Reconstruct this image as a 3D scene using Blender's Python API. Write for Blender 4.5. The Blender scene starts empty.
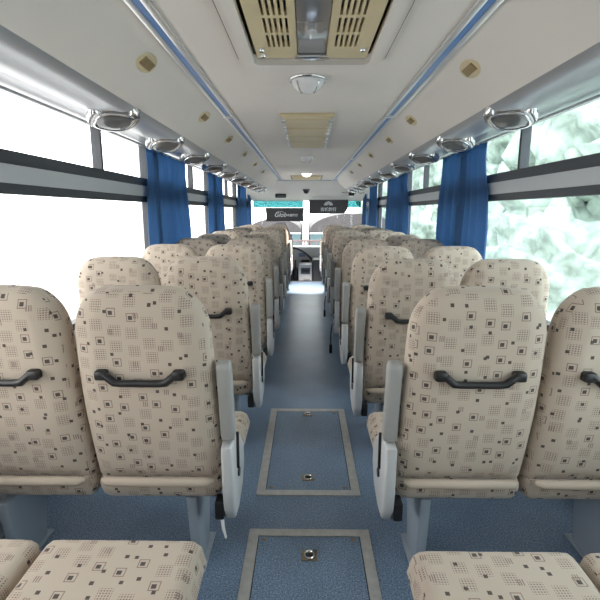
import bpy, bmesh, math, random
from mathutils import Vector, Matrix
random.seed(7)
C = bpy.context.scene.collection
PI = math.pi
R = math.radians

# ------------------------------------------------------------------ helpers
class MB:
    """collects shapes in one bmesh; build() links them as ONE mesh object"""
    def __init__(s): s.bm = bmesh.new()
    def box(s, x0, x1, y0, y1, z0, z1, bev=0.0, seg=2, mat=None):
        t = bmesh.new()
        bmesh.ops.create_cube(t, size=1)
        for v in t.verts:
            v.co = Vector(((x0+x1)/2+v.co.x*(x1-x0), (y0+y1)/2+v.co.y*(y1-y0), (z0+z1)/2+v.co.z*(z1-z0)))
        if bev: bmesh.ops.bevel(t, geom=t.edges[:], offset=bev, segments=seg, affect='EDGES', profile=.5)
        s.merge(t, mat)
        return s
    def merge(s, t, mat=None):
        m = {}
        for v in t.verts: m[v] = s.bm.verts.new(mat @ v.co if mat else v.co)
        for f in t.faces:
            try: s.bm.faces.new([m[v] for v in f.verts])
            except ValueError: pass
        t.free()
    def tube(s, pts, r, n=10, cap=True):
        pts = [Vector(p) for p in pts]
        rr = r if isinstance(r, (list, tuple)) else [r]*len(pts)
        rings = []; up = None
        for i, p in enumerate(pts):
            d = (pts[min(i+1, len(pts)-1)]-pts[max(i-1, 0)]).normalized()
            if up is None:
                up = d.orthogonal().normalized()
            up = (up-d*up.dot(d)).normalized(); w = d.cross(up)
            rings.append([s.bm.verts.new(p+(up*math.cos(2*PI*k/n)+w*math.sin(2*PI*k/n))*rr[i]) for k in range(n)])
        for a, b in zip(rings, rings[1:]):
            for k in range(n): s.bm.faces.new((a[k], a[(k+1) % n], b[(k+1) % n], b[k]))
        if cap:
            s.bm.faces.new(rings[0][::-1]); s.bm.faces.new(rings[-1])
        return s
    def lathe(s, prof, n=28, mat=None, sx=1, sy=1):
        """prof: (r, z) list, around local z"""
        M = mat or Matrix()
        rings = []
        for r, z in prof:
            if r < 1e-6: rings.append([s.bm.verts.new(M @ Vector((0, 0, z)))])
            else: rings.append([s.bm.verts.new(M @ Vector((r*sx*math.cos(2*PI*k/n), r*sy*math.sin(2*PI*k/n), z))) for k in range(n)])
        for a, b in zip(rings, rings[1:]):
            for k in range(n):
                k2 = (k+1) % n
                if len(a) == 1 and len(b) == 1: continue
                if len(a) == 1: s.bm.faces.new((a[0], b[k2], b[k]))
                elif len(b) == 1: s.bm.faces.new((a[k], a[k2], b[0]))
                else: s.bm.faces.new((a[k], a[k2], b[k2], b[k]))
        return s
    def prism(s, poly, axis, a, b, bev=0.0):
        """extrude a 2d polygon along axis ('x','y','z') from a to b"""
        def P(p, t):
            return {'x': (t, p[0], p[1]), 'y': (p[0], t, p[1]), 'z': (p[0], p[1], t)}[axis]
        t = bmesh.new()
        A = [t.verts.new(P(p, a)) for p in poly]; B = [t.verts.new(P(p, b)) for p in poly]
        n = len(poly)
        t.faces.new(A); t.faces.new(B[::-1])
        for k in range(n): t.faces.new((A[k], B[k], B[(k+1) % n], A[(k+1) % n]))
        bmesh.ops.recalc_face_normals(t, faces=t.faces[:])
        if bev:
            rim = [e for e in t.edges if len(e.link_faces) == 2 and any(len(f.verts) == n for f in e.link_faces) and n != 4 or n == 4]
            bmesh.ops.bevel(t, geom=rim, offset=bev, segments=2, affect='EDGES', profile=.5)
        s.merge(t)
        return s
    def sheet(s, path, axis, a, b, th):
        """open 2d path thickened by th and extruded along axis"""
        n = len(path); off = []
        for i in range(n):
            d = Vector(path[min(i+1, n-1)])-Vector(path[max(i-1, 0)])
            d = Vector((-d.y, d.x)).normalized()*th
            off.append((path[i][0]+d.x, path[i][1]+d.y))
        s.prism(list(path)+off[::-1], axis, a, b)
        return s
    def plate(s, xs, ys, z0, z1, skip):
        """flat plate of cells with rectangular holes; skip(cx, cy) -> True leaves a hole"""
        t = bmesh.new(); V = {}
        def v(i, j):
            if (i, j) not in V: V[i, j] = t.verts.new((xs[i], ys[j], z0))
            return V[i, j]
        for i in range(len(xs)-1):
            for j in range(len(ys)-1):
                if skip((xs[i]+xs[i+1])/2, (ys[j]+ys[j+1])/2): continue
                t.faces.new((v(i, j), v(i, j+1), v(i+1, j+1), v(i+1, j)))
        g = bmesh.ops.extrude_face_region(t, geom=t.faces[:])
        for q in g['geom']:
            if isinstance(q, bmesh.types.BMVert): q.co.z = z1
        s.merge(t)
        return s
    def ring(s, outer, inner, axis, a, b):
        """closed loop between two polygons of equal count, extruded"""
        def P(p, t):
            return {'x': (t, p[0], p[1]), 'y': (p[0], t, p[1]), 'z': (p[0], p[1], t)}[axis]
        n = len(outer)
        L = [[s.bm.verts.new(P(p, t)) for p in q] for q in (outer, inner) for t in (a, b)]
        oa, ob, ia, ib = L
        for k in range(n):
            j = (k+1) % n
            s.bm.faces.new((oa[k], oa[j], ob[j], ob[k])); s.bm.faces.new((ia[j], ia[k], ib[k], ib[j]))
            s.bm.faces.new((oa[j], oa[k], ia[k], ia[j])); s.bm.faces.new((ob[k], ob[j], ib[j], ib[k]))
        return s
    def build(s, name, mat, parent=None, loc=None, uv=False, ang=38, smooth=True):
        bm = s.bm
        bmesh.ops.remove_doubles(bm, verts=bm.verts[:], dist=1e-5)
        bmesh.ops.recalc_face_normals(bm, faces=bm.faces[:])
        if loc:
            for v in bm.verts: v.co -= Vector(loc)
        if uv:
            L = bm.loops.layers.uv.new('UVMap')
            for f in bm.faces:
                nx, ny, nz = (abs(q) for q in f.normal)
                for l in f.loops:
                    c = l.vert.co
                    if ny >= nx and ny >= nz: l[L].uv = (c.x, c.z)
                    elif nz >= nx: l[L].uv = (c.x, c.y+.31)
                    else: l[L].uv = (c.y+.17, c.z)
        me = bpy.data.meshes.new(name); bm.to_mesh(me); bm.free()
        if smooth:
            me.shade_smooth(); me.set_sharp_from_angle(angle=R(ang))
        me.materials.append(mat)
        o = bpy.data.objects.new(name, me); C.objects.link(o)
        if parent: o.parent = parent
        if loc: o.location = loc
        return o

def tag(o, label, cat, group=None, kind=None):
    o['label'] = label; o['category'] = cat
    if group: o['group'] = group
    if kind: o['kind'] = kind
    return o
def thing(name, label, cat, loc=(0, 0, 0), group=None):
    o = bpy.data.objects.new(name, None); C.objects.link(o); o.location = loc
    o.empty_display_size = .1
    return tag(o, label, cat, group)
def struct(o, label=None):
    o['kind'] = 'structure'
    if label: o['label'] = label
    return o
def copy_tree(o, parent=None):
    c = o.copy(); C.objects.link(c)
    if parent: c.parent = parent
    for ch in o.children[:]: copy_tree(ch, c)
    return c
def rrect(x0, x1, y0, y1, r, n=6):
    P = []
    for cx, cy, a in ((x1-r, y1-r, 0), (x0+r, y1-r, 90), (x0+r, y0+r, 180), (x1-r, y0+r, 270)):
        for k in range(n+1):
            t = R(a+90*k/n); P.append((cx+r*math.cos(t), cy+r*math.sin(t)))
    return P
ORD = ['first', 'second', 'third', 'fourth', 'fifth', 'sixth', 'seventh', 'eighth', 'ninth', 'tenth', 'eleventh', 'twelfth']

# ------------------------------------------------------------------ materials
def mat(name, col, rough=.5, metal=0, spec=.5, noise=None, bump=None, trans=None, coat=0):
    m = bpy.data.materials.new(name); m.use_nodes = True
    nt = m.node_tree; b = nt.nodes['Principled BSDF']
    b.inputs['Base Color'].default_value = (*col, 1); b.inputs['Roughness'].default_value = rough
    b.inputs['Metallic'].default_value = metal; b.inputs['Specular IOR Level'].default_value = spec
    b.inputs['Coat Weight'].default_value = coat
    if noise:
        sc, amt = noise
        tc = nt.nodes.new('ShaderNodeTexCoord'); n = nt.nodes.new('ShaderNodeTexNoise')
        n.inputs['Scale'].default_value = sc; n.inputs['Detail'].default_value = 4
        nt.links.new(tc.outputs['Object'], n.inputs['Vector'])
        r = nt.nodes.new('ShaderNodeValToRGB')
        r.color_ramp.elements[0].position = .3; r.color_ramp.elements[1].position = .7
        r.color_ramp.elements[0].color = (*[c*(1-amt) for c in col], 1)
        r.color_ramp.elements[1].color = (*[min(1, c*(1+amt)) for c in col], 1)
        nt.links.new(n.outputs['Fac'], r.inputs['Fac']); nt.links.new(r.outputs['Color'], b.inputs['Base Color'])
    if bump:
        sc, st = bump
        tc = nt.nodes.new('ShaderNodeTexCoord'); n = nt.nodes.new('ShaderNodeTexNoise')
        n.inputs['Scale'].default_value = sc
        nt.links.new(tc.outputs['Object'], n.inputs['Vector'])
        bp = nt.nodes.new('ShaderNodeBump'); bp.inputs['Strength'].default_value = st; bp.inputs['Distance'].default_value = .002
        nt.links.new(n.outputs['Fac'], bp.inputs['Height']); nt.links.new(bp.outputs['Normal'], b.inputs['Normal'])
    return m

def glass(name, tint, refl=.05):
    m = bpy.data.materials.new(name); m.use_nodes = True
    nt = m.node_tree; nt.nodes.clear()
    o = nt.nodes.new('ShaderNodeOutputMaterial'); mx = nt.nodes.new('ShaderNodeMixShader')
    t = nt.nodes.new('ShaderNodeBsdfTransparent'); g = nt.nodes.new('ShaderNodeBsdfGlossy')
    t.inputs['Color'].default_value = (*tint, 1); g.inputs['Roughness'].default_value = .02
    mx.inputs['Fac'].default_value = refl
    nt.links.new(t.outputs[0], mx.inputs[1]); nt.links.new(g.outputs[0], mx.inputs[2]); nt.links.new(mx.outputs[0], o.inputs['Surface'])
    return m

class NT:
    """tiny expression helper over math nodes"""
    def __init__(s, nt): s.nt = nt
    def m(s, op, a, b=None, c=None):
        n = s.nt.nodes.new('ShaderNodeMath'); n.operation = op
        for i, v in enumerate((a, b, c)):
            if v is None: continue
            if isinstance(v, (int, float)): n.inputs[i].default_value = v
            else: s.nt.links.new(v, n.inputs[i])
        return n.outputs[0]
    def box(s, x, y, h):      # 1 inside |x|,|y| < h
        return s.m('LESS_THAN', s.m('MAXIMUM', s.m('ABSOLUTE', x), s.m('ABSOLUTE', y)), h)
    def between(s, r, a, b): return s.m('MULTIPLY', s.m('GREATER_THAN', r, a), s.m('LESS_THAN', r, b))

def fabric():
    m = bpy.data.materials.new('patterned_cream_cloth'); m.use_nodes = True
    nt = m.node_tree; e = NT(nt); L = nt.links; b = nt.nodes['Principled BSDF']
    b.inputs['Roughness'].default_value = .9; b.inputs['Specular IOR Level'].default_value = .15
    b.inputs['Sheen Weight'].default_value = .15
    uv = nt.nodes.new('ShaderNodeUVMap'); uv.uv_map = 'UVMap'
    oi = nt.nodes.new('ShaderNodeObjectInfo')
    sp = nt.nodes.new('ShaderNodeSeparateXYZ'); L.new(uv.outputs[0], sp.inputs[0])
    off = e.m('MULTIPLY', oi.outputs['Random'], 13.0)
    U = e.m('ADD', sp.outputs[0], off); V = e.m('ADD', sp.outputs[1], e.m('MULTIPLY', off, 1.7))
    def lattice(S, du):
        u = e.m('ADD', e.m('DIVIDE', U, S), du); v = e.m('ADD', e.m('DIVIDE', V, S), du*1.3)
        # shift every second column for a scattered repeat
        cu = e.m('FLOOR', u); v = e.m('ADD', v, e.m('MULTIPLY', cu, .37))
        cv = e.m('FLOOR', v)
        cb = nt.nodes.new('ShaderNodeCombineXYZ'); L.new(cu, cb.inputs[0]); L.new(cv, cb.inputs[1]); cb.inputs[2].default_value = du
        wn = nt.nodes.new('ShaderNodeTexWhiteNoise'); wn.noise_dimensions = '3D'; L.new(cb.outputs[0], wn.inputs['Vector'])
        sc = nt.nodes.new('ShaderNodeSeparateColor'); L.new(wn.outputs['Color'], sc.inputs[0])
        x = e.m('SUBTRACT', e.m('SUBTRACT', u, cu), e.m('ADD', .5, e.m('MULTIPLY', e.m('SUBTRACT', sc.outputs[1], .5), .3)))
        y = e.m('SUBTRACT', e.m('SUBTRACT', v, cv), e.m('ADD', .5, e.m('MULTIPLY', e.m('SUBTRACT', sc.outputs[2], .5), .3)))
        return x, y, sc.outputs[0]
    x, y, r = lattice(.055, .0)
    dark = e.m('MULTIPLY', e.box(x, y, .10), e.m('LESS_THAN', r, .16))
    # dotted squares
    fx = e.m('ABSOLUTE', e.m('SUBTRACT', e.m('FRACT', e.m('MULTIPLY', x, 7.6)), .5)); fy = e.m('ABSOLUTE', e.m('SUBTRACT', e.m('FRACT', e.m('MULTIPLY', y, 7.6)), .5))
    dots = e.m('MULTIPLY', e.m('MULTIPLY', e.m('LESS_THAN', e.m('MAXIMUM', fx, fy), .27), e.box(x, y, .33)), e.between(r, .16, .66))
    # outlined squares with a dark heart
    ringm = e.m('SUBTRACT', e.box(x, y, .25), e.box(x, y, .205))
    outl = e.m('MULTIPLY', ringm, e.m('GREATER_THAN', r, .66))
    heart = e.m('MULTIPLY', e.box(e.m('ADD', x, .03), e.m('ADD', y, .02), .115), e.m('GREATER_THAN', r, .66))
    x2, y2, r2 = lattice(.072, 3.5)
    small = e.m('MULTIPLY', e.box(x2, y2, .07), e.m('LESS_THAN', r2, .6))
    g2 = e.m('MULTIPLY', e.m('MULTIPLY', e.m('LESS_THAN', e.m('FRACT', e.m('MULTIPLY', x2, 12)), .45), e.box(x2, y2, .13)), e.m('GREATER_THAN', r2, .75))
    A = e.m('MINIMUM', e.m('ADD', e.m('ADD', dark, heart), small), 1)
    B = e.m('MINIMUM', e.m('ADD', e.m('ADD', dots, outl), g2), 1)
    tc = nt.nodes.new('ShaderNodeTexCoord'); n = nt.nodes.new('ShaderNodeTexNoise'); n.inputs['Scale'].default_value = 3; n.inputs['Detail'].default_value = 5
    L.new(tc.outputs['Object'], n.inputs['Vector'])
    base = nt.nodes.new('ShaderNodeMix'); base.data_type = 'RGBA'
    base.inputs['A'].default_value = (*CREAM, 1); base.inputs['B'].default_value = (CREAM[0]*.88, CREAM[1]*.87, CREAM[2]*.84, 1)
    L.new(n.outputs['Fac'], base.inputs['Factor'])
    m1 = nt.nodes.new('ShaderNodeMix'); m1.data_type = 'RGBA'; m1.inputs['B'].default_value = (.20, .125, .115, 1)
    L.new(e.m('MULTIPLY', B, .85), m1.inputs['Factor']); L.new(base.outputs['Result'], m1.inputs['A'])
    m2 = nt.nodes.new('ShaderNodeMix'); m2.data_type = 'RGBA'; m2.inputs['B'].default_value = (.045, .035, .035, 1)
    L.new(e.m('MULTIPLY', A, .9), m2.inputs['Factor']); L.new(m1.outputs['Result'], m2.inputs['A'])
    L.new(m2.outputs['Result'], b.inputs['Base Color'])
    w = nt.nodes.new('ShaderNodeTexNoise'); w.inputs['Scale'].default_value = 260
    L.new(tc.outputs['Object'], w.inputs['Vector'])
    bp = nt.nodes.new('ShaderNodeBump'); bp.inputs['Strength'].default_value = .25; bp.inputs['Distance'].default_value = .001
    L.new(w.outputs['Fac'], bp.inputs['Height']); L.new(bp.outputs['Normal'], b.inputs['Normal'])
    return m

def speckled(name, c1, c2, c3, rough):
    m = bpy.data.materials.new(name); m.use_nodes = True
    nt = m.node_tree; L = nt.links; b = nt.nodes['Principled BSDF']; b.inputs['Roughness'].default_value = rough
    tc = nt.nodes.new('ShaderNodeTexCoord')
    n = nt.nodes.new('ShaderNodeTexNoise'); n.inputs['Scale'].default_value = 170; n.inputs['Detail'].default_value = 2
    L.new(tc.outputs['Object'], n.inputs['Vector'])
    r = nt.nodes.new('ShaderNodeValToRGB'); E = r.color_ramp.elements
    E[0].position = .36; E[0].color = (*c1, 1); E[1].position = .52; E[1].color = (*c2, 1)
    k = E.new(.68); k.color = (*c3, 1)
    L.new(n.outputs['Fac'], r.inputs['Fac'])
    n2 = nt.nodes.new('ShaderNodeTexNoise'); n2.inputs['Scale'].default_value = 2.5; n2.inputs['Detail'].default_value = 5
    L.new(tc.outputs['Object'], n2.inputs['Vector'])
    mp = nt.nodes.new('ShaderNodeMapRange'); mp.inputs['From Min'].default_value = .35; mp.inputs['From Max'].default_value = .65; mp.inputs['To Min'].default_value = .85; mp.inputs['To Max'].default_value = 1.1
    L.new(n2.outputs['Fac'], mp.inputs['Value'])
    mx = nt.nodes.new('ShaderNodeMix'); mx.data_type = 'RGBA'; mx.blend_type = 'MULTIPLY'; mx.inputs['Factor'].default_value = 1
    L.new(r.outputs['Color'], mx.inputs['A']); L.new(mp.outputs['Result'], mx.inputs['B'])
    L.new(mx.outputs['Result'], b.inputs['Base Color'])
    return m

CREAM = (.54, .465, .39)
M = {}
M['cloth'] = fabric()
M['cream_plain'] = mat('cream_piping_cloth', (.52, .44, .36), .9, spec=.15)
M['floor'] = speckled('blue_speckled_vinyl', (.09, .15, .24), (.19, .275, .405), (.38, .46, .55), .36)
M['ceil'] = mat('warm_grey_ceiling_vinyl', (.80, .755, .715), .55, spec=.3, noise=(1.2, .03), bump=(220, .12))
M['rack'] = mat('pale_rack_vinyl', (.80, .76, .72), .5, spec=.3, noise=(1.4, .03))
M['duct'] = mat('silver_grey_duct', (.42, .44, .48), .3, .35)
M['silver'] = mat('brushed_silver_trim', (.80, .81, .83), .28, .7)
M['chrome'] = mat('chrome', (.80, .81, .83), .12, 1)
M['blue'] = mat('blue_trim_strip', (.11, .25, .55), .35)
M['beige'] = mat('yellowed_beige_plastic', (.66, .56, .36), .45, noise=(3, .05))
M['brown'] = mat('brown_grille', (.30, .22, .11), .6)
M['dark'] = mat('black_plastic', (.012, .012, .014), .4)
M['darksteel'] = mat('black_steel', (.02, .02, .022), .5, .3)
M['grey'] = mat('grey_plastic', (.33, .33, .32), .45, noise=(4, .04))
M['lightgrey'] = mat('light_grey_plastic', (.54, .55, .56), .4, noise=(4, .03))
M['leg'] = mat('grey_painted_steel', (.40, .45, .51), .4, .1)
M['alu'] = mat('worn_aluminium', (.60, .59, .57), .45, .45, noise=(30, .1))
M['bronze'] = mat('tarnished_latch', (.33, .27, .2), .4, .8)
M['mirror'] = mat('smoked_strip', (.20, .20, .21), .15, .2, coat=.5)
M['curtain'] = mat('blue_curtain_cloth', (.085, .165, .32), .85, spec=.2, noise=(5, .12))
def translucent(m, col, f):
    nt = m.node_tree; b = nt.nodes['Principled BSDF']; o = [n for n in nt.nodes if n.type == 'OUTPUT_MATERIAL'][0]
    t = nt.nodes.new('ShaderNodeBsdfTranslucent'); t.inputs['Color'].default_value = (*col, 1)
    mx = nt.nodes.new('ShaderNodeMixShader'); mx.inputs['Fac'].default_value = f
    nt.links.new(b.outputs[0], mx.inputs[1]); nt.links.new(t.outputs[0], mx.inputs[2]); nt.links.new(mx.outputs[0], o.inputs['Surface'])
translucent(M['curtain'], (.20, .36, .56), .5)
M['wall'] = mat('grey_wall_lining', (.55, .55, .55), .6)
M['frame_dark'] = mat('dark_window_rubber', (.045, .05, .06), .5)
M['frame_pale'] = mat('pale_window_bar', (.50, .52, .54), .45)
M['glass_left'] = glass('clear_glass', (.95, .96, .96))
M['glass_right'] = glass('tinted_glass', (.85, .93, .95))
M['windscreen'] = glass('windscreen_glass', (.92, .96, .96), .03)
M['cyan'] = glass('cyan_sun_film', (.16, .35, .36), .03)
M['banner'] = mat('charcoal_blind', (.060, .056, .058), .7)
M['white'] = mat('white_lettering', (.86, .86, .86), .6)
M['pod'] = mat('silvery_pod_plastic', (.42, .42, .43), .22, .8)
M['pod_lens'] = mat('smoked_pod_lens', (.16, .165, .17), .12, .3, coat=.4)
M['lens'] = mat('frosted_lens', (.78, .79, .81), .25, coat=.4)
M['front_cap'] = mat('front_cap_vinyl', (.66, .62, .58), .6)
M['dash'] = mat('pale_grey_dash', (.52, .53, .55), .45)
M['dash_dark'] = mat('dark_grey_dash', (.07, .07, .075), .5)
M['screen'] = mat('bluish_display', (.20, .27, .40), .25)
M['driver'] = mat('mauve_grey_cloth', (.36, .32, .33), .85)
M['white_strap'] = mat('white_strap', (.75, .75, .75), .7)
M['ground'] = mat('pale_concrete', (.48, .48, .47), .9, noise=(.6, .06))
M['leaf'] = mat('pale_foliage', (.40, .46, .40), .8, noise=(5, .35))
M['trunk'] = mat('bark', (.12, .09, .07), .9)
M['shed'] = mat('mauve_grey_cladding', (.085, .072, .078), .6, noise=(2, .15))
M['teal'] = mat('teal_grey_panel', (.10, .16, .18), .5)
M['rail_red'] = mat('faded_red_paint', (.20, .13, .135), .6)

# ------------------------------------------------------------------ camera
H = 1.36
cam_d = bpy.data.cameras.new('camera'); cam = bpy.data.objects.new('camera', cam_d); C.objects.link(cam)
cam_d.sensor_width = 36; cam_d.lens = 460/600*36; cam_d.clip_start = .02
cam.location = (-.02, 0, H); cam.rotation_euler = (R(90-10.83), 0, math.atan(6/460))
bpy.context.scene.camera = cam

# ------------------------------------------------------------------ room shell
HW = 1.31            # half width
CZ = 1.96            # ceiling
YB, YF = -.45, 10.45
SILL, LT0, LT1, WTOP = .72, 1.437, 1.622, 1.91
o = MB().box(-HW-.06, HW+.06, YB, 9.12, -.10, 0).build('floor', M['floor']); struct(o)
o = MB().box(-HW-.06, HW+.06, 9.12, YF+.4, -.32, -.22).build('floor_front', M['dash_dark']); struct(o)
MB().box(-.9, .9, 9.10, 9.12, -.24, .012).build('step_edge', M['dash_dark'], o)
# ceiling with the opening for the roof hatch
HX, HY0, HY1 = .225, .95, 1.955
o = MB().plate([-.62, -HX, HX, .62], [YB, HY0, HY1, 9.06], CZ, CZ+.02, lambda x, y: abs(x) < HX and HY0 < y < HY1).build('ceiling', M['ceil']); struct(o)
o = MB().box(-HW-.08, HW+.08, YB-.05, 9.3, 2.16, 2.2).build('roof', M['rack']); struct(o)
# walls
PIL = [-.0, 1.52, 3.88, 6.24, 8.6]
for sgn, side in ((-1, 'left'), (1, 'right')):
    X0, X1 = sorted((sgn*HW, sgn*(HW+.06)))
    mb = MB().box(X0, X1, YB, YF, -.3, SILL).box(X0, X1, YB, YF, WTOP, 2.17)
    mb.box(X0, X1, YB, -.28, SILL-.01, WTOP+.01)
    for y in PIL[1:]: mb.box(X0, X1, y-.05, y+.05, SILL-.01, WTOP+.01)
    mb.box(X0, X1, YF-.12, YF, SILL-.01, WTOP+.01)
    w = struct(mb.build('wall_'+side, M['wall']))
    mb = MB().box(*sorted((sgn*(HW-.03), sgn*(HW-.002))), YB+.02, YF-.1, .05, .12)
    struct(mb.build('baseboard_'+side, M['leg']))
    edges = [-.28]+PIL[1:]+[YF-.12]
    for i, (a, b) in enumerate(zip(edges, edges[1:])):
        if i > 0: a += .05
        if i < len(edges)-2: b -= .05
        if b-a < .2: continue
        e = bpy.data.objects.new('window_%d' % (i+1+(10 if sgn > 0 else 0)), None); C.objects.link(e)
        e.location = (sgn*HW, (a+b)/2, SILL); struct(e)
        xi, xo = HW-.012, HW+.045
        L = (sgn*HW, (a+b)/2, SILL)
        X0, X1 = sorted((sgn*xi, sgn*xo))
        f = MB()
        f.box(X0, X1, a, a+.022, SILL, WTOP).box(X0, X1, b-.022, b, SILL, WTOP)
        f.box(X0, X1, a, b, SILL, SILL+.035).box(X0, X1, a, b, WTOP-.03, WTOP)
        f.box(X0, X1, a, b, LT0, LT0+.045).box(X0, X1, a, b, LT1-.06, LT1)
        dv = (a+b)/2+.28
        f.box(X0, X1, dv-.014, dv+.014, LT1, WTOP)
        fo = f.build('window_frame', M['frame_dark'], e, None); fo.location = -Vector(L)
        X0, X1 = sorted((sgn*(xi-.006), sgn*(xi+.02)))
        fo = MB().box(X0, X1, a, b, LT0+.045, LT1-.06).build('transom', M['frame_pale'], e); fo.location = -Vector(L)
        X0, X1 = sorted((sgn*(HW+.012), sgn*(HW+.017)))
        g = MB().box(X0, X1, a+.02, b-.02, SILL+.02, LT0+.02).build('lower_pane', M['glass_left' if sgn < 0 else 'glass_right'], e); g.location = -Vector(L)
        g = MB().box(X0, X1, a+.02, b-.02, LT1-.02, WTOP-.01).build('upper_pane', M['glass_left' if sgn < 0 else 'glass_right'], e); g.location = -Vector(L)
# rear wall kept solid, without its window, to darken the seat backs
struct(MB().box(-HW-.06, HW+.06, YB-.06, YB, -.3, 2.17).build('wall_rear', M['wall']))

# luggage racks with duct and blue trim
def arc(cx, cz, rx, rz, a0, a1, n):
    return [(cx+rx*math.cos(R(a0+(a1-a0)*k/n)), cz+rz*math.sin(R(a0+(a1-a0)*k/n))) for k in range(n+1)]
for sgn, side in ((-1, 'left'), (1, 'right')):
    t = thing('luggage_rack', 'long pale overhead luggage rack panel with silver duct above the %s windows' % side, 'luggage rack', (sgn*.8, 4.4, 1.8))
    Lc = -Vector((sgn*.8, 4.4, 1.8))
    path = [(sgn*.53, 1.965), (sgn*.56, 1.957), (sgn*.60, 1.928), (sgn*.68, 1.862), (sgn*.735, 1.815), (sgn*.755, 1.80)]
    p = MB().sheet(path, 'y', YB, 9.3, .012*sgn).build('rack_panel', M['rack'], t, ang=60); p.location = Lc
    path = [(sgn*x, z) for x, z in [(.752, 1.803), (.765, 1.787), (.80, 1.776), (.88, 1.776), (.95, 1.782), (.985, 1.80), (1.0, 1.83), (1.02, 1.85), (1.10, 1.857), (1.31, 1.872)]]
    p = MB().sheet(path, 'y', YB, 9.3, .012*sgn).build('air_duct', M['duct'], t, ang=60); p.location = Lc
    p = MB().box(*sorted((sgn*.50, sgn*1.32)), YB, 9.3, 2.02, 2.04).build('rack_shelf', M['rack'], t); p.location = Lc
    tr = MB()
    for x, w_ in ((.470, .024), (.521, .020)): tr.box(*sorted((sgn*x, sgn*(x+w_))), YB, 9.05, CZ-.012, CZ-.0005, .003)
    tr = struct(tr.build('trim_%d' % (1 if sgn < 0 else 2), M['silver']))
    MB().box(*sorted((sgn*.494, sgn*.521)), YB, 9.05, CZ-.007, CZ-.0005).build('blue_strip', M['blue'], tr)
    j = MB()
    for y in (3.05, 5.4, 7.6): j.box(*sorted((sgn*.470, sgn*.547)), y, y+.05, CZ-.0145, CZ-.001, .003)
    j.build('joint_clip', M['silver'], tr)
    k = MB().box(*sorted((sgn*1.237, sgn*1.252)), YB+.05, 10.2, 1.843, 1.857, .002)
    struct(k.build('trim_%d' % (3 if sgn < 0 else 4), M['silver']))

# front cap, windscreen surround
cap = [(9.06, 1.965), (9.10, 1.945), (9.5, 1.86), (10.0, 1.73), (10.35, 1.635), (10.46, 1.60)]
o = MB().sheet(cap, 'x', -1.37, 1.37, .03).build('ceiling_front', M['front_cap'], ang=60); struct(o)
o = MB().box(-.62, .62, 9.04, 9.075, CZ-.02, CZ+.01, .004).build('trim_5', M['frame_pale']); struct(o)
mb = MB().box(-HW-.06, HW+.06, YF+.0, YF+.06, -.3, .60)
mb.box(-HW-.06, -HW+.05, YF, YF+.06, .59, 1.7).box(HW-.05, HW+.06, YF, YF+.06, .59, 1.7)
struct(mb.build('wall_front', M['dash_dark']))
ws = struct(MB().box(-1.27, 1.27, YF+.02, YF+.026, .58, 1.66).build('window_30', M['windscreen']))
MB().box(-1.2, -.085, YF+.008, YF+.012, 1.46, 1.645).build('sun_film', M['cyan'], ws)
MB().box(.06, 1.2, YF+.008, YF+.012, 1.46, 1.645).build('sun_film', M['cyan'], ws)

# ------------------------------------------------------------------ passenger seats
SW = .226
def pillow(W, L, T, rt, rb, Rr, nx, ns, fn):
    """cushion with an elliptic-cornered outline; rt = (across, along) radii at the far end, rb at the near end"""
    if not isinstance(rt, tuple): rt = (rt, rt)
    if not isinstance(rb, tuple): rb = (rb, rb)
    def wid(s):
        if s > L-rt[1]: return W-rt[0]+rt[0]*math.sqrt(max(0, 1-((s-L+rt[1])/rt[1])**2))
        if s < rb[1]: return W-rb[0]+rb[0]*math.sqrt(max(0, 1-((rb[1]-s)/rb[1])**2))
        return W
    O = []
    for k in range(61):
        q = L*(.5-.5*math.cos(PI*k/60)); O.append((wid(q), q))
    O = [(0, 0)]+O+[(0, L)]
    def dist(x, y):
        best = 9
        for (ax, ay), (bx, by) in zip(O, O[1:]):
            dx, dy = bx-ax, by-ay; l2 = dx*dx+dy*dy
            t = 0 if l2 < 1e-12 else min(1, max(0, ((x-ax)*dx+(y-ay)*dy)/l2))
            best = min(best, math.hypot(x-ax-t*dx, y-ay-t*dy))
        return best
    bm = MB(); b = bm.bm
    grid = {}
    for j in range(ns+1):
        t = j/ns; s = L*(.25*t+.75*(.5-.5*math.cos(PI*t)))
        w = wid(s)
        for i in range(nx+1):
            q = -1+2*i/nx; u = .35*q+.65*math.sin(PI/2*q); x = u*w
            de = 0 if i in (0, nx) or j in (0, ns) else dist(abs(x), s)
            k = min(de/Rr, 1); h = T/2*math.sqrt(max(0, 1-(1-k)**2))
            for side in (0, 1): grid[i, j, side] = b.verts.new(fn(x, s, side, h, de))
    for side in (0, 1):
        for i in range(nx):
            for j in range(ns):
                f = [grid[i, j, side], grid[i+1, j, side], grid[i+1, j+1, side], grid[i, j+1, side]]
                b.faces.new(f if side == 0 else f[::-1])
    return bm
BL = .722
def sstep(a, b, x):
    t = min(1, max(0, (x-a)/(b-a))); return t*t*(3-2*t)
def back_fn(x, s, side, h, de):
    t = s/BL
    yc = .185-.125*t+.02*(2*t-1)**2          # gently curved recline, leans back at the top
    z = .415+s-.014*(x/SW)**2*t**4
    if side == 0: y = yc-h-.011*sstep(.050, .066, de)
    else:
        y = yc+h+.02*sstep(.6, .8, t)*sstep(0, .05, de)+.014*sstep(.6, .95, abs(x)/SW)*sstep(0, .05, de)*(1-sstep(.6, .8, t))
    return (x*(1-.055*sstep(.35, 1, t)), y, z)
def cush_fn(depth):
    def fn(x, s, side, h, de):
        y = .14+s; z = .40+.012*(s/depth)+(h if side else -h)
        if side: z -= .010*math.exp(-((s-depth*.45)/.15)**2)*sstep(.02, .1, de)
        return (x, y, z)
    return fn
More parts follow.
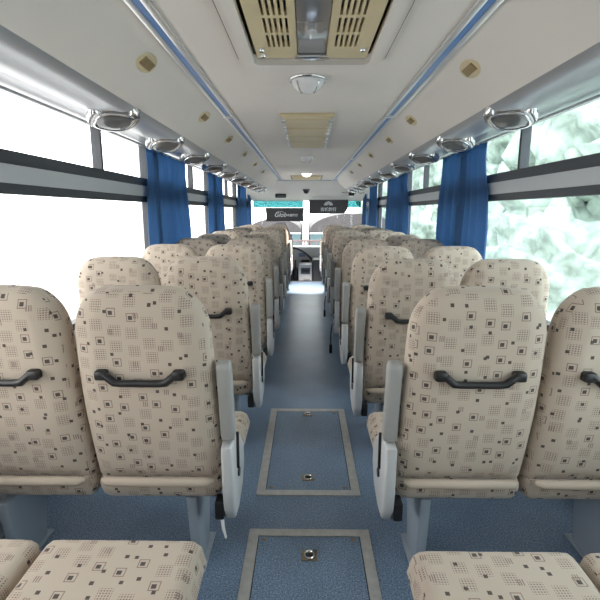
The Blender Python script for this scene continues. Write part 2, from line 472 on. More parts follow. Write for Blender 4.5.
def make_seat(sgn, aisle):
    """sgn: x direction of the aisle"""
    t = thing('bus_seat', 'x', 'seat')
    def flare(x0, x, y, z):      # the cushion widens into the aisle in front of the side cover
        return (x+(sgn*.036*sstep(.33, .44, y)*sstep(-.05, SW, x0*sgn) if aisle else 0), y, z)
    c = pillow(SW, .53, .115, (.045, .035), .04, .05, 16, 18, lambda x, q, sd, h, de: flare(x, *cush_fn(.53)(x, q, sd, h, de))).build('seat_cushion', M['cloth'], t, uv=True, ang=70)
    b = pillow(SW, BL, .115, (.115, .145), .035, .055, 26, 30, back_fn).build('backrest', M['cloth'], t, uv=True, ang=70)
    MB().tube([(-SW+.03, .128, .437), (-SW+.05, .118, .437), (0, .116, .437), (SW-.05, .118, .437), (SW-.03, .128, .437)], [.008, .016, .017, .016, .008], 10).build('piping', M['cream_plain'], b)
    # grab handle on the rear of the backrest
    g = MB(); zt = .862; yb = .058
    pts = []
    key = [(-.132, yb-.03, zt), (-.110, yb-.035, zt), (-.080, yb-.035, zt-.026), (-.060, yb-.035, zt-.028), (.060, yb-.035, zt-.028), (.080, yb-.035, zt-.026), (.110, yb-.035, zt), (.132, yb-.03, zt)]
    g.tube(key, [.012, .0125, .0125, .0115, .0115, .0125, .0125, .012], 10)
    g = g.build('grab_handle', M['dark'], t, ang=60)
    for sx in (-1, 1):
        MB().box(*sorted((sx*.102, sx*.140)), yb-.046, yb+.022, zt-.017, zt+.015, .008).build('handle_bracket', M['dark'], g)
    # frame under the cushion
    MB().box(-SW+.02, SW-.02, .27, .60, .315, .35, .004).build('seat_frame', M['leg'], t)
    if aisle:
        ex = SW+.004
        a0, a1 = sorted((sgn*ex, sgn*(ex+.046)))
        ar = MB()
        arm = [(.052, .885), (.10, .878), (.155, .60), (.145, .575), (.118, .568), (.098, .585)]
        arm = rrect(-.028, .028, -.150, .150, .024, 5)
        mrot = Matrix.Rotation(R(10), 2)
        arm = [(mrot @ Vector(p))+Vector((.108, .742)) for p in arm]
        ar.prism([tuple(p) for p in arm], 'x', a0, a1, .010).build('armrest', M['grey'], t, ang=50)
        pn = []
        pn = [(.08, .585), (.145, .592), (.175, .56), (.29, .53), (.355, .465), (.36, .385), (.31, .315), (.21, .285), (.13, .29), (.10, .34), (.088, .42)]
        b0, b1 = sorted((sgn*(ex+.002), sgn*(ex+.042)))
        sp = MB().prism(pn, 'x', b0, b1, .009).build('side_cover', M['lightgrey'], t, ang=50)
        MB().box(*sorted((sgn*(ex+.042), sgn*(ex+.052))), .168, .175, .46, .60, .002).build('recline_lever', M['dark'], sp)
        MB().lathe([(0, .006), (.016, .006), (.018, 0), (0, 0)], 14, Matrix.Translation((sgn*(ex+.042), .20, .43)) @ Matrix.Rotation(sgn*PI/2, 4, 'Y')).build('pivot_cap', M['dark'], sp)
        # pedestal
        lx = sgn*.095
        MB().prism([(.24, .0), (.38, .0), (.44, .32), (.20, .32)], 'x', lx-.02, lx+.02, .006).box(lx-.038, lx+.038, .20, .42, .0, .012, .003).build('pedestal', M['leg'], t)
        MB().box(*sorted((sgn*(ex-.03), sgn*(ex+.005))), .10, .16, .30, .37, .008).build('hinge_block', M['dark'], t)
    else:
        lx = -sgn*.15
        MB().prism([(.22, .0), (.40, .0), (.44, .30), (.18, .30)], 'x', lx-.02, lx+.02, .005).box(lx-.035, lx+.035, .19, .43, .0, .012, .003).build('pedestal', M['leg'], t)
    return t
proto = {(s, a): make_seat(s, a) for s in (1, -1) for a in (True, False)}
used = set()
NROW = 10
seats = {}
XA, XW = .30+SW, .30+SW*3+.002
ROWY = {'left': [1.33, 2.27, 3.2, 4.0, 4.8, 5.55, 6.3, 7.03, 7.73, 8.38], 'right': [1.33, 2.17, 3.02, 3.85, 4.6, 5.3, 6.05, 6.8, 7.53, 8.26]}
EDGE = {'left': .313, 'right': .281}
for side, s in (('left', 1), ('right', -1)):
    for k in range(NROW):
        for aisle in (True, False):
            p = proto[s, aisle]
            if (s, aisle) in used: t = copy_tree(p)
            else: t = p; used.add((s, aisle))
            x = -s*((XA if aisle else XW)-.30+(EDGE[side] if k else (.311 if side == 'left' else .293)))
            t.location = (x, ROWY[side][k], 0)
            for c in t.children:
                if c.name.startswith('backrest'): c.scale = (1, 1, 1.0 if k == 0 else 1)
            row = 'rearmost full row' if k == 0 else ('frontmost row' if k == NROW-1 else '%s row from the rear' % ORD[k])
            tag(t, 'cream patterned high-back %s seat %s of the aisle, %s' % ('aisle' if aisle else 'window', side, row), 'seat',
                'cream patterned coach seats %s of the aisle' % side)
            seats[side, k, aisle] = t
# rear bench seats: only their cushions reach into the picture
for side, s in (('left', 1), ('right', -1)):
    for aisle in (True, False):
        t = thing('bench_seat', 'cream patterned rear bench %s seat cushion %s of the floor hatch in the foreground' % ('aisle' if aisle else 'window', side), 'seat',
                  (-s*((XA if aisle else XW)-(.008 if side == 'left' else .048)), .47 if side == 'left' else .44, 0), 'rear bench seats')
        d = .62
        pillow(SW, d, .13, (.05, .035), .04, .038, 16, 18, lambda x, q, side_, h, de: (cush_fn(.62)(x, q, side_, h, de)[0], cush_fn(.62)(x, q, side_, h, de)[1]-.09, cush_fn(.62)(x, q, side_, h, de)[2])).build('seat_cushion', M['cloth'], t, uv=True, ang=70)
        b = pillow(SW, BL, .115, (.115, .145), .035, .055, 18, 20, back_fn).build('backrest', M['cloth'], t, uv=True, ang=70)
        b.location = (0, -.26, -.10); b.rotation_euler = (R(17), 0, 0)
        MB().box(-SW+.01, SW-.01, -.1, .58, 0, .33, .01).build('bench_base', M['leg'], t)
# seat belts hanging into the aisle
def belt(seat, sgn, y, z0, z1, m, buckle=True):
    ex = SW+.022
    b = MB()
    b.tube([(sgn*(ex-.02), y, z0), (sgn*(ex+.035), y+.01, z0-.03), (sgn*(ex+.045), y+.012, (z0+z1)/2), (sgn*(ex+.045), y+.015, z1)], .0055, 8)
    b = b.build('seat_belt', M[m], seat)
    if buckle: MB().box(sgn*(ex+.045)-.014, sgn*(ex+.045)+.014, y+.002, y+.028, z1-.085, z1, .006).build('buckle', M['dark'], b)
belt(seats['right', 3, True], -1, .30, .36, .14, 'dark')
belt(seats['right', 5, True], -1, .30, .36, .16, 'dark')
bb = MB().tube([(SW-.005, .115, .33), (SW+.004, .10, .27), (SW+.012, .098, .235)], [.006, .006, .004], 8).build('seat_belt', M['white_strap'], seats['left', 0, True])

# ------------------------------------------------------------------ floor hatches
def ring_pull(parent, x, y, round_=False):
    p = MB().box(x-.032, x+.032, y-.030, y+.030, .006, .0095, .0015)
    p = p.build('latch', M['bronze'], parent)
    tor = MB(); tor.tube([(x+.02*math.cos(2*PI*k/16), y+.02*math.sin(2*PI*k/16), .0115) for k in range(17)], .003, 6, False)
    tor.build('ring', M['chrome'], p)
    MB().box(x-.014, x+.014, y-.010, y+.010, .0096, .0112, .001).build('keyhole', M['dark'], p)
def floor_hatch(x, y0, y1, w, label, latches, screws):
    t = thing('floor_hatch', label, 'floor hatch', (x, (y0+y1)/2, 0), 'floor hatches in the aisle')
    L = -Vector((x, (y0+y1)/2, 0))
    h = w/2; f = .042
    fr = MB().ring([(x-h, y0), (x+h, y0), (x+h, y1), (x-h, y1)], [(x-h+f, y0+f), (x+h-f, y0+f), (x+h-f, y1-f), (x-h+f, y1-f)], 'z', .0, .008).build('hatch_frame', M['alu'], t, smooth=False)
    fr.location = L
    ln = MB().ring([(x-h+f, y0+f), (x+h-f, y0+f), (x+h-f, y1-f), (x-h+f, y1-f)], [(x-h+f+.004, y0+f+.004), (x+h-f-.004, y0+f+.004), (x+h-f-.004, y1-f-.004), (x-h+f+.004, y1-f-.004)], 'z', .0, .004).build('seal_shade_ring', M['dark'], t, smooth=False)
    ln.location = L
    p = MB().box(x-h+f+.004, x+h-f-.004, y0+f+.004, y1-f-.004, .0, .006).build('hatch_panel', M['floor'], t, smooth=False); p.location = L
    e = bpy.data.objects.new('hardware', None)
    for q in latches:
        n0 = set(t.children); ring_pull(t, x, q)
        for c in set(t.children)-n0: c.location = L
    for sx, sy in screws:
        s = MB().lathe([(0, .010), (.007, .0095), (.011, .006)], 14, Matrix.Translation((x+sx*(h-f-.028), sy, 0))).build('screw', M['bronze'], t); s.location = L
floor_hatch(-.006, 2.02, 3.02, .508, 'blue floor hatch in a worn metal frame, the whole one further up the aisle', (2.17, 2.93), ((-1, 2.085), (1, 2.085), (1, 2.955)))
floor_hatch(-.004, .76, 1.775, .515, 'blue floor hatch in a worn metal frame, between the two rear bench seats', (1.62, .9), ((-1, 1.712), (1, 1.712)))

# ------------------------------------------------------------------ curtains
def curtain(sgn, y0, y1, label, seed):
    rnd = random.Random(seed)
    n = 110; m = 22; b = MB(); g = []
    x0 = 1.245; ph = rnd.random()*6; nf = max(5, (y1-y0)/.135)
    for j in range(m+1):
        v = j/m; z = 1.845-v*(1.845-.79); row = []
        amp = .014+.014*min(1, v*1.6)
        yc = (y0+y1)/2; sp = 1-.12*math.exp(-((v-.12)/.2)**2)+.05*math.sin(v*4+ph)
        for i in range(n+1):
            u = i/n; y = yc+(u-.5)*(y1-y0)*sp+.010*math.sin(v*5+u*9+ph)
            a = 2*PI*nf*u+.7*math.sin(u*7+ph)+.25*math.sin(v*3+u*5)
            x = x0+amp*math.sin(a)+.4*amp*math.sin(a*.47+ph+v)
            row.append(b.bm.verts.new((sgn*x, y, z)))
        g.append(row)
    for j in range(m):
        for i in range(n): b.bm.faces.new((g[j][i], g[j][i+1], g[j+1][i+1], g[j+1][i]))
    o = b.build('curtain', M['curtain'], loc=(sgn*x0, (y0+y1)/2, 1.845), ang=180)
    md = o.modifiers.new('thick', 'SOLIDIFY'); md.thickness = .003
    tag(o, label, 'curtain', 'blue window curtains')
LC = [(3.62, 4.84), (5.87, 7.02), (8.45, 9.6), (10.0, 10.34)]
for i, (a, b) in enumerate(LC):
    w = ['wide bunched blue curtain nearest the rear of the bus', 'blue curtain bunched at the next pillar forward of the widest one', 'narrow-looking blue curtain, second from the windscreen', 'blue curtain closest to the windscreen']
    curtain(-1, a, b, w[i]+', left windows', 11+i)
RC = [(3.35, 4.48), (5.93, 7.25), (8.35, 9.5), (9.95, 10.32)]
for i, (a, b) in enumerate(RC):
    curtain(1, a, b, w[i]+', right windows', 31+i)

# ------------------------------------------------------------------ overhead reading-light pods
def make_pod(sgn):
    t = thing('reading_light_pod', 'x', 'reading light')
    # eye shaped housing, long across the bus; origin at its middle on the duct underside
    def eye(k, z):      # lens-shaped outline: pointed at both ends
        out = []
        for i in range(40):
            a = 2*PI*i/40; c, q = math.cos(a), math.sin(a)
            out.append((.118*k*c, .105*k*q*(1-.35*c*c), z))
        return out
    def loft(rows, cap0=True, cap1=True):
        b = MB(); V = [[b.bm.verts.new(p) for p in r] for r in rows]
        for p, q in zip(V, V[1:]):
            for i in range(len(p)): b.bm.faces.new((p[i], p[(i+1) % len(p)], q[(i+1) % len(p)], q[i]))
        if cap0: b.bm.faces.new(V[0])
        if cap1: b.bm.faces.new(V[-1][::-1])
        return b
    loft([eye(.70, -.036), eye(.84, -.037), eye(.94, -.030), eye(1.0, -.014), eye(1.0, .004), eye(.93, .018)]).build('housing', M['pod'], t, ang=50)
    loft([eye(.70, -.034), eye(.72, -.042), eye(.79, -.041), eye(.80, -.034)], False, False).build('bezel', M['chrome'], t, ang=60)
    loft([eye(.30, -.047), eye(.5, -.045), eye(.64, -.040), eye(.71, -.034)], True, False).build('lens', M['pod_lens'], t, ang=60)
    for dx, dy, r in ((-sgn*.098, -.030, .021), (sgn*.045, -.088, .020)):
        Mx = Matrix.Translation((dx, dy, -.016)) @ Matrix.Rotation(R(35), 4, 'X')
        z = MB().lathe([(r, .012), (r*1.15, -.006), (r*1.05, -.014), (r*.8, -.012)], 18, Mx).build('air_nozzle', M['chrome'], t)
        MB().lathe([(r*.85, -.006), (r*.8, -.011), (r*.4, -.013), (0, -.008)], 18, Mx).build('vent_core', M['dark'], z)
    return t
pp = {}
for side, s in (('left', -1), ('right', 1)):
    for k in range(10):
        y = 2.13+.75*k
        if s in pp: t = copy_tree(pp[s])
        else: t = pp[s] = make_pod(s)
        t.location = (s*.868, y, 1.781); t.rotation_euler = (R(-15), s*R(9), 0)
        wh = 'closest to the rear' if k == 0 else ('closest to the windscreen' if k == 9 else '%s counted from the rear' % ORD[k])
        tag(t, 'silver oval reading light pod under the %s rack, %s' % (side, wh), 'reading light', 'reading light pods under the %s rack' % side)

# speakers in the rack panels
def make_speaker():
    t = thing('speaker', 'x', 'speaker')
    prof = [(0, -.006), (.8, -.006), (.95, -.003), (1, .003), (1, .006), (0, .006)]
    MB().lathe(prof, 28, None, .042, .085).build('bezel', M['beige'], t, ang=50)
    g = MB(); ys = [-.030]
    g.box(-.017, .017, -.055, .045, -.012, -.004, .002)
    g.build('speaker_grille', M['brown'], t)
    return t
sp0 = None
for side, s in (('left', -1), ('right', 1)):
    ys = [1.86, 2.86, 3.72, 4.65, 5.6, 6.6] if s < 0 else [1.95, 2.98, 3.75, 4.75, 5.7, 6.7]
    for k, y in enumerate(ys):
        if sp0 is None: t = sp0 = make_speaker()
        else: t = copy_tree(sp0)
        t.location = (s*.622, y, 1.912); t.rotation_euler = (0, s*R(39), 0)
        wh = 'largest in view' if k == 0 else ('farthest up the bus' if k == 5 else '%s counted from the rear' % ORD[k])
        tag(t, 'small beige oval speaker set in the %s rack panel, %s' % (side, wh), 'speaker', 'speakers in the rack panels')

# ------------------------------------------------------------------ ceiling fittings
# roof hatch with twin grilles
t = thing('roof_hatch', 'large ceiling hatch with two yellowed slotted grilles beside a grey strip', 'roof hatch', (0, 1.45, CZ))
L = -Vector((0, 1.45, CZ))
f = MB().ring(rrect(-.285, .285, .88, 2.02, .06), rrect(-.225, .225, .95, 1.955, .03), 'z', CZ-.012, CZ+.005)
f = f.build('hatch_surround', M['ceil'], t, ang=30); f.location = L
f3 = MB().ring(rrect(-.291, .291, .874, 2.026, .064), rrect(-.285, .285, .88, 2.02, .06), 'z', CZ-.004, CZ+.003).build('seal_shade_ring', M['dash_dark'], t); f3.location = L  # dark ring stands in for the shadow line around the surround
f2 = MB().ring(rrect(-.262, .262, .905, 1.995, .05), rrect(-.222, .222, .945, 1.958, .03), 'z', CZ-.030, CZ-.010).build('raised_lip', M['rack'], t); f2.location = L
f = MB().ring(rrect(-.23, .23, .945, 1.96, .02), rrect(-.224, .224, .951, 1.954, .02), 'z', CZ, CZ+.16).box(-.23, .23, .945, 1.96, CZ+.15, CZ+.165).build('recess', M['dash_dark'], t); f.location = L
for s in (-1, 1):
    xs = [.054, .078]
    nsl = 5; w = (.155-.078)/(2*nsl-1)
    for q in range(1, 2*nsl): xs.append(.078+q*w)
    xs.append(.205)
    slots = [(1.65, 1.76), (1.515, 1.63), (1.385, 1.495), (1.25, 1.365), (1.115, 1.23), (.99, 1.095)]
    ys = [.965]+sorted(v for ab in slots for v in ab)+[1.88]
    def skip(x, y, s=s):
        x = abs(x)
        if not .078 < x < .155: return False
        i = int((x-.078)/w)
        return i % 2 == 0 and any(a < y < b for a, b in slots)
    X = sorted(s*v for v in xs)
    g = MB().plate(X, ys, CZ-.028, CZ-.008, skip)
    # chamfered outer flank
    g.box(*sorted((s*.180, s*.208)), .97, 1.89, CZ-.024, CZ+.03, .010)
    g.box(*sorted((s*.054, s*.206)), 1.862, 1.895, CZ-.025, CZ+.03, .010)
    g = g.build('grille', M['beige'], t, smooth=False); g.location = L
    bk = MB().box(*sorted((s*.07, s*.165)), .99, 1.9, CZ+.02, CZ+.024).build('filter', M['dash_dark'], g)
    for y in (1.835, 1.775) if s < 0 else (1.775,):
        k = MB().lathe([(0, -.012), (.008, -.012), (.011, -.007), (.011, .0), (.015, .002), (0, .003)], 16, Matrix.Translation((s*.180, y, CZ-.028))).build('latch_knob', M['chrome'], t); k.location = L
g = MB().box(-.053, .053, .97, 1.84, CZ-.024, CZ-.004, .004).build('centre_strip', M['mirror'], t); g.location = L
g = MB().prism([(-.06, 1.845), (.06, 1.845), (.066, 1.875), (.04, 1.893), (-.04, 1.893), (-.066, 1.875)], 'z', CZ-.036, CZ-.010, .004).build('pull_tab', M['chrome'], t); g.location = L
# dome lights
def make_dome():
    t = thing('dome_light', 'x', 'ceiling light')
    MB().lathe([(.088, .0), (.090, -.006), (.084, -.013), (.074, -.012), (.070, -.004)], 40).build('rim', M['chrome'], t, ang=60)
    MB().lathe([(.076, -.008), (.072, -.026), (.060, -.044), (.040, -.057), (.020, -.063), (0, -.065)], 36).build('lens', M['lens'], t, ang=60)
    for s in (-1, 1):
        MB().tube([(s*(.026+.022*abs(q)), q*.060, -.061+.036*abs(q)**1.8) for q in [i/5 for i in range(-5, 6)]], .004, 8).build('clip', M['chrome'], t)
    return t
d0 = make_dome()
for y, lab in ((2.26, 'round chrome dome light in front of the large ceiling hatch'), (5.3, 'round chrome dome light beyond the long beige ceiling vent'), (7.42, 'small-looking round dome light beside the vent at the front of the ceiling')):
    t = d0 if y == 2.26 else copy_tree(d0)
    t.location = (-.014, y, CZ); tag(t, lab, 'ceiling light', 'round dome lights along the ceiling')
# front dome lens glows; an added fill spot there brightens the aisle end
M['lit_lens'] = mat('lit_lens', (.8, .8, .78), .3)
bl = M['lit_lens'].node_tree.nodes['Principled BSDF']; bl.inputs['Emission Color'].default_value = (1, .95, .88, 1); bl.inputs['Emission Strength'].default_value = 2.5
for c in t.children:
    if c.name.startswith('lens'):
        c.material_slots[0].link = 'OBJECT'; c.material_slots[0].material = M['lit_lens']
ld = bpy.data.lights.new('aisle_fill_spot', 'SPOT'); ld.energy = 1000; ld.spot_size = R(43); ld.spot_blend = .75; ld.shadow_soft_size = .06; ld.color = (1, .90, .80)
lo = bpy.data.objects.new('aisle_fill_spot', ld); C.objects.link(lo); lo.location = (-.014, 7.42, CZ-.08)
lo.rotation_euler = (Vector((0, 8.32, 0))-lo.location).to_track_quat('-Z', 'Y').to_euler()
# beige ceiling vents
def vent(y0, y1, w, label, nsl, dark_ends):
    t = thing('ceiling_vent', label, 'ceiling vent', (-.014, (y0+y1)/2, CZ)); L = -Vector((0, (y0+y1)/2, CZ))
    h = w/2
    g = MB().box(-h, h, y0, y1, CZ-.020, CZ-.001, .004)
    for k in range(nsl):
        yy = y0+.08+(y1-y0-.14)*k/nsl
        g.box(-h+.02, h-.02, yy, yy+(y1-y0-.14)/nsl*.62, CZ-.0245, CZ-.019, .0015)
    g = g.build('vent_panel', M['beige'], t, smooth=False); g.location = L
    for s in (-1, 1):
        r = MB().box(*sorted((s*h, s*(h+.022))), y0-.01, y1+.01, CZ-.016, CZ-.001, .004)
        r = r.build('side_rail', M['dash_dark'] if dark_ends else M['silver'], t); r.location = L
        if not dark_ends:
            for k in range(6):
                yy = y0+.1+k*(y1-y0-.2)/5
                c = MB().box(*sorted((s*(h-.012), s*(h+.015))), yy, yy+.04, CZ-.026, CZ-.012, .003).build('clip', M['chrome'], t); c.location = L
    e = MB().box(-h-.02, h+.02, y0-.022, y0, CZ-.022, CZ-.001, .005).build('end_trim', M['beige'], t); e.location = L
vent(3.02, 4.45, .30, 'long yellowed beige ceiling vent between the first and second dome lights', 4, False)
vent(7.95, 8.75, .50, 'wide beige ceiling vent at the front end of the ceiling', 5, True)

# devices on the front cap
def capz(y):
    for (a, za), (b, zb) in zip(cap, cap[1:]):
        if a <= y <= b: return za+(zb-za)*(y-a)/(b-a)
o = thing('camera_dome', 'round black camera dome on the slope above the windscreen', 'camera', (-.02, 9.72, capz(9.72)))
MB().lathe([(0, -.075), (.03, -.07), (.052, -.045), (.060, -.015), (.060, .01), (0, .01)], 24).build('dome', M['dark'], o, ang=60)
MB().lathe([(.060, -.012), (.075, -.008), (.078, .012), (0, .012)], 24).build('base', M['dash_dark'], o)
o = thing('clock_display', 'flat black oblong box on the slope above the left sun blind', 'display', (-.56, 10.0, capz(10.0)))
MB().box(-.115, .115, -.03, .03, -.075, .02, .018, 3).build('housing', M['dark'], o)
MB().box(-.09, .09, -.034, -.029, -.06, -.02, .002).build('display_panel', M['dash_dark'], o)
o = thing('dash_camera', 'small dark bracketed device with loose wires above the right sun blind', 'device', (.92, 9.8, capz(9.8)))
MB().box(-.06, .06, -.04, .04, -.09, -.02, .012).build('housing', M['dark'], o)
MB().box(-.012, .012, -.012, .012, -.03, .02, .003).build('bracket', M['dash_dark'], o)
MB().tube([(.05, 0, -.05), (.12, -.02, -.02), (.2, 0, -.045), (.26, .02, -.02)], .006, 6).build('wire', M['dark'], o)
MB().tube([(-.05, 0, -.03), (-.13, .0, -.03), (-.20, 0, -.02)], .008, 6).build('wire', M['bronze'], o)

# sun blinds with lettering
def text_mesh(parent, name, body, size, loc, shear=0, m='white', ext=.002):
    cu = bpy.data.curves.new(name, 'FONT'); cu.body = body; cu.size = size; cu.align_x = 'CENTER'; cu.align_y = 'CENTER'
    cu.extrude = ext; cu.shear = shear; cu.offset = .0012
    o = bpy.data.objects.new(name, cu); C.objects.link(o)
    bpy.context.view_layer.update()
    dg = bpy.context.evaluated_depsgraph_get()
    me = bpy.data.meshes.new_from_object(o.evaluated_get(dg)); me.name = name
    bpy.data.objects.remove(o)
    me.materials.clear(); me.materials.append(M[m])
    n = bpy.data.objects.new(name, me); C.objects.link(n); n.parent = parent
    n.location = loc; n.rotation_euler = (PI/2, 0, 0)
    return n
def zat(py, Y):          # height seen at image row py at distance Y (layout arithmetic)
    return H+Y*math.tan(math.atan((300-py)/460)-R(10.83))
YB2 = 10.30
def xat(px, Y, z): return -.02+(px-306)/460*(Y*math.cos(R(10.83))-(z-H)*math.sin(R(10.83)))
za, zb = zat(221, YB2), zat(208.3, YB2)
xa, xb = xat(265.6, YB2, 1.3), xat(303.6, YB2, 1.3)
cx = (xa+xb)/2
t = thing('sun_blind', 'charcoal sun blind with white script lettering, the lower one left of centre in the windscreen', 'sun blind', (cx, YB2, zb), 'roller sun blinds at the windscreen')
w = (xb-xa)/2; hgt = zb-za
MB().prism([(-w-.01, 0), (w+.01, 0), (w-.012, -hgt*.45), (w+.005, -hgt), (-w+.005, -hgt), (-w+.012, -hgt*.45)], 'y', -.004, .004).build('blind_cloth', M['banner'], t)
MB().tube([(-w-.01, 0, 0), (w+.01, 0, 0)], .012, 10).build('roller', M['dash_dark'], t)
MB().tube([(-w, 0, -hgt), (w, 0, -hgt)], .008, 8).build('bottom_bar', M['dash_dark'], t)
for s in (-1, 1): MB().tube([(s*(w-.03), .0, 0), (s*(w-.02), .0, zat(199, YB2)-zb)], .003, 6).build('cord', M['white'], t)
text_mesh(t, 'lettering', 'Glob', .135, (-.10, -.006, -hgt*.52), .35)
text_mesh(t, 'lettering', '-中国旅行', .060, (.155, -.006, -hgt*.56), .2)
MB().tube([(-.10+.19*math.cos(a)*.5, -.006, -hgt*.42+.05*math.sin(a)) for a in [R(20+10*i) for i in range(0, 16)]], .004, 6).build('swoosh', M['white'], t)
za, zb = zat(213.2, YB2), zat(200.2, YB2)
xa, xb = xat(309, YB2, 1.45), xat(347.5, YB2, 1.45)
cx = (xa+xb)/2; w = (xb-xa)/2; hgt = zb-za
t = thing('sun_blind', 'charcoal sun blind with a white fan emblem, the higher one right of centre', 'sun blind', (cx, YB2, zb), 'roller sun blinds at the windscreen')
MB().prism([(-w, 0), (w+.01, 0), (w+.005, -hgt*.62), (w-.065, -hgt), (-w, -hgt)], 'y', -.004, .004).build('blind_cloth', M['banner'], t)
MB().tube([(-w-.01, 0, 0), (w+.01, 0, 0)], .012, 10).build('roller', M['dash_dark'], t)
MB().tube([(-w, 0, -hgt), (w-.065, 0, -hgt)], .008, 8).build('bottom_bar', M['dash_dark'], t)
emb = MB(); ez = -hgt*.42
for k in range(9):
    a = R(14+19*k)
    emb.tube([(.045*math.cos(a), -.006, ez+.040*math.sin(a)), (.100*math.cos(a), -.006, ez+.092*math.sin(a))], [.006, .011], 6)
emb.tube([(.034*math.cos(R(a)), -.006, ez+.03*math.sin(R(a))) for a in range(0, 181, 15)], .005, 6)
emb.build('emblem', M['white'], t)
text_mesh(t, 'lettering', '吉城旅行', .088, (-.0, -.006, -hgt*.72), 0)

# ------------------------------------------------------------------ driver's place
D = thing('dashboard', 'pale grey dashboard with dark hood and centre console at the front of the aisle', 'dashboard', (0, 9.6, -.22))
L = -Vector((0, 9.6, -.22))
def dpart(mb, name, m, parent=None, ang=40):
    o = mb.build(name, M[m], parent or D, ang=ang)
    if parent is None: o.location = L
    return o
dpart(MB().box(-1.12, 1.10, 9.95, 10.40, -.2, .62, .03), 'dash_body', 'dash')
# hood: a dark arch sweeping down to the aisle
pts = []
for a in range(0, 11):
    q = a/10; pts.append((-.44+.55*q, 9.62+.05*q, .63-.30*q**2.6))
hood = MB()
def hz(x): q = (x+.44)/.55; return .64-.27*max(0, q)**2.6
poly = [(-1.05, .20), (.11, .20), (.11, hz(.11)), (.07, hz(.07)), (.02, hz(.02)), (-.04, hz(-.04)), (-.11, hz(-.11)), (-.2, hz(-.2)), (-.3, hz(-.3)), (-.44, .64), (-1.05, .64)]
hood = dpart(MB().prism(poly, 'y', 9.66, 9.97, .012), 'instrument_panel', 'dash')
rim = dpart(MB().tube([(.12, 9.65, .20), (.118, 9.65, hz(.11)-.01), (.075, 9.64, hz(.07)), (.02, 9.635, hz(.02)), (-.04, 9.63, hz(-.04)), (-.11, 9.63, hz(-.11)), (-.2, 9.63, hz(-.2)), (-.3, 9.63, hz(-.3)), (-.44, 9.63, .645), (-1.0, 9.63, .645)], .022, 10), 'hood_rim', 'dash_dark', ang=60)
dpart(MB().box(-.17, -.03, 9.645, 9.67, .44, .52, .006), 'display_panel', 'screen')
dpart(MB().box(-.12, .05, 9.64, 9.67, .335, .375, .006), 'switch_row', 'dash_dark')
dpart(MB().box(-.17, .10, 9.14, 9.60, -.21, .33, .015), 'console', 'dash')
dpart(MB().box(-.12, .065, 9.128, 9.15, .14, .265, .006), 'radio', 'dash_dark')
dpart(MB().box(-.10, .045, 9.122, 9.130, .17, .235, .003), 'display', 'dark')
dpart(MB().box(-.07, .055, 9.130, 9.145, .02, .05, .003), 'drawer_pull', 'grey')
dpart(MB().box(.105, .40, 9.16, 9.95, -.21, .42, .05, 4), 'engine_cover', 'dash_dark')
# gear lever column left of the console
t = thing('handbrake_column', 'narrow black lever column left of the dashboard console', 'lever', (-.235, 9.3, -.22))
MB().box(-.045, .045, -.1, .2, 0, .45, .02).build('column', M['dark'], t)
MB().tube([(0, .05, .44), (.0, .03, .56), (.005, .02, .62)], [.012, .010, .018], 10).build('lever', M['dark'], t)
# driver's seat back
t = thing('driver_seat', 'mauve grey driver seat head above the front left rows', 'seat', (-.52, 9.17, -.22))
pillow(.22, .8, .12, .1, .04, .05, 14, 16, lambda x, s, side, h, de: (x, (h if side else -h)-.08*s, .6+s*.75)).build('backrest', M['driver'], t, ang=70)
pillow(.12, .2, .09, .05, .03, .04, 10, 8, lambda x, s, side, h, de: (x, (h if side else -h)-.07, 1.18+s)).build('headrest', M['driver'], t, ang=70)
MB().box(-.22, .22, -.05, .40, .45, .6, .04).build('seat_cushion', M['driver'], t)
MB().box(-.15, .15, .05, .38, 0, .46, .02).build('pedestal', M['darksteel'], t)
# partition ahead of the front right seats
t = thing('front_partition', 'pale partition panel with white top rail ahead of the front right seats', 'partition', (.73, 8.98, 0))
MB().box(-.40, .42, -.012, .012, .0, .98, .01).build('panel', M['lightgrey'], t)
MB().tube([(-.41, 0, .01), (-.41, 0, 1.0), (-.36, 0, 1.05), (.38, 0, 1.05), (.43, 0, 1.0), (.43, 0, .01)], .02, 12).build('top_rail', M['white'], t)

# ------------------------------------------------------------------ outside
g = struct(MB().box(-60, 60, -30, 90, -1.3, -1.2).build('ground', M['ground']))
def shed(x0, x1, y, hw, label):
    t = thing('shed', label, 'shed', ((x0+x1)/2, y, -1.2)); L = -Vector(((x0+x1)/2, y, -1.2))
    n = 16; cx = (x0+x1)/2; rx = (x1-x0)/2
    z0, zr = zat(231.5, y), hw
    poly = [(x0, -1.2), (x1, -1.2)]+[(cx+rx*math.cos(R(a)), z0+(zr-z0)*max(0, math.sin(R(a)))) for a in [180*k/n for k in range(n+1)]]
    o = MB().prism(poly, 'y', y, y+9).build('shed_wall', M['shed'], t); o.location = L
    o = MB().box(x0+.02, x1-.02, y-.06, y-.002, -1.2, zat(234, y-.06)).build('lower_panel', M['teal'], t); o.location = L
    o = MB().tube([(x0, y-.08, zat(233.3, y)), (x1, y-.08, zat(233.3, y))], .03, 8).build('ledge', M['white'], t); o.location = L
YS = 19.0
shed(xat(309.5, YS, 1), xat(309.5, YS, 1)+3.6, YS, zat(213.5, YS), 'dark round-topped shed ahead of the bus, right of the gap')
shed(xat(301, YS, 1)-2.2, xat(301, YS, 1), YS, zat(219, YS), 'dark round-topped shed ahead of the bus, left of the gap')
t = thing('railing', 'low faded red railing ahead of the bus, seen over the dashboard', 'railing', (.2, 15.5, -1.2))
zr = zat(240.5, 15.5)+1.2
for k in range(40): MB().tube([(-2+.102*k, 0, 0), (-2+.102*k, 0, zr)], .02, 8).build('baluster', M['rail_red'], t)
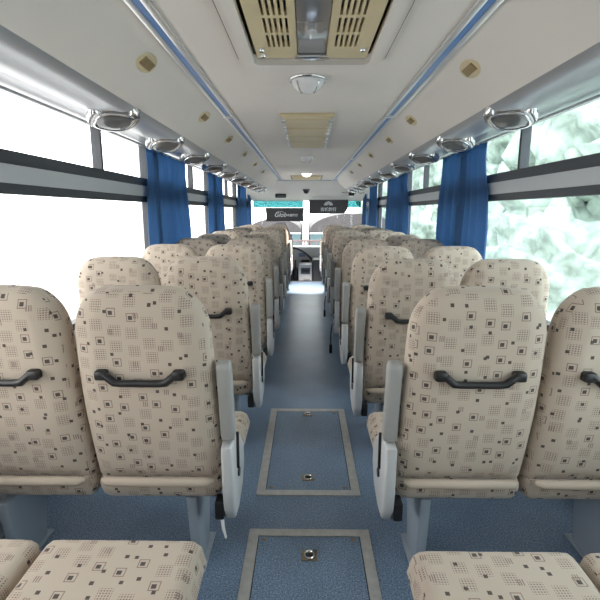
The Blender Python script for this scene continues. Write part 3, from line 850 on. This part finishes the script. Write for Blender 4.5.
MB().box(-2.1, 2.1, -.03, .03, zr-.04, zr+.02, .01).build('top_rail', M['rail_red'], t)
# trees beyond the right windows
def tree(x, y, h, r, label, seed):
    rnd = random.Random(seed)
    t = thing('tree', label, 'tree', (x, y, -1.2), 'trees beyond the right windows')
    MB().tube([(0, 0, 0), (.05, .03, h*.3), (0, 0, h*.6)], [.16, .13, .08], 10).build('trunk', M['trunk'], t)
    b = MB()
    for k in range(14):
        a = rnd.random()*2*PI; q = rnd.random()**.5*r*.7; zz = h*.16+rnd.random()*h*.74
        rr = r*(.34+.22*rnd.random())
        s = bmesh.new(); bmesh.ops.create_icosphere(s, subdivisions=4, radius=rr)
        for v in s.verts:
            n = v.co.normalized()
            v.co += n*rr*.22*(math.sin(n.x*9+k)*math.sin(n.y*8+2*k)+.6*math.sin(n.z*13+n.x*11+k)+.9*rnd.random())
        b.merge(s, Matrix.Translation((math.cos(a)*q, math.sin(a)*q, zz)))
    b.build('crown', M['leaf'], t, ang=180)
TL = ['by the windows nearest the rear', 'second along from the rear', 'third along from the rear', 'fourth along, before the windscreen end', 'farthest, beside the windscreen end']
for i, (x, y, h, r) in enumerate([(6.4, 8.6, 5.6, 2.3), (6.6, 14.8, 6.0, 2.5), (6.8, 21.6, 5.6, 2.6), (7.4, 29.2, 6.4, 2.9), (7.6, 37.5, 6.4, 3.1)]):
    tree(x, y, h, r, 'pale leafy tree outside the right windows, '+TL[i], 50+i)

# ------------------------------------------------------------------ light
W = bpy.data.worlds.new('overcast'); bpy.context.scene.world = W; W.use_nodes = True
bg = W.node_tree.nodes['Background']; bg.inputs['Color'].default_value = (1.0, .985, .965, 1); bg.inputs['Strength'].default_value = 5.8
S = bpy.context.scene
S.view_settings.view_transform = 'Standard'; S.view_settings.look = 'None'; S.view_settings.exposure = 0; S.view_settings.gamma = 1
S.view_settings.use_curve_mapping = False
S.cycles.max_bounces = 10; S.cycles.diffuse_bounces = 7; S.cycles.transparent_max_bounces = 12
S.cycles.use_denoising = True
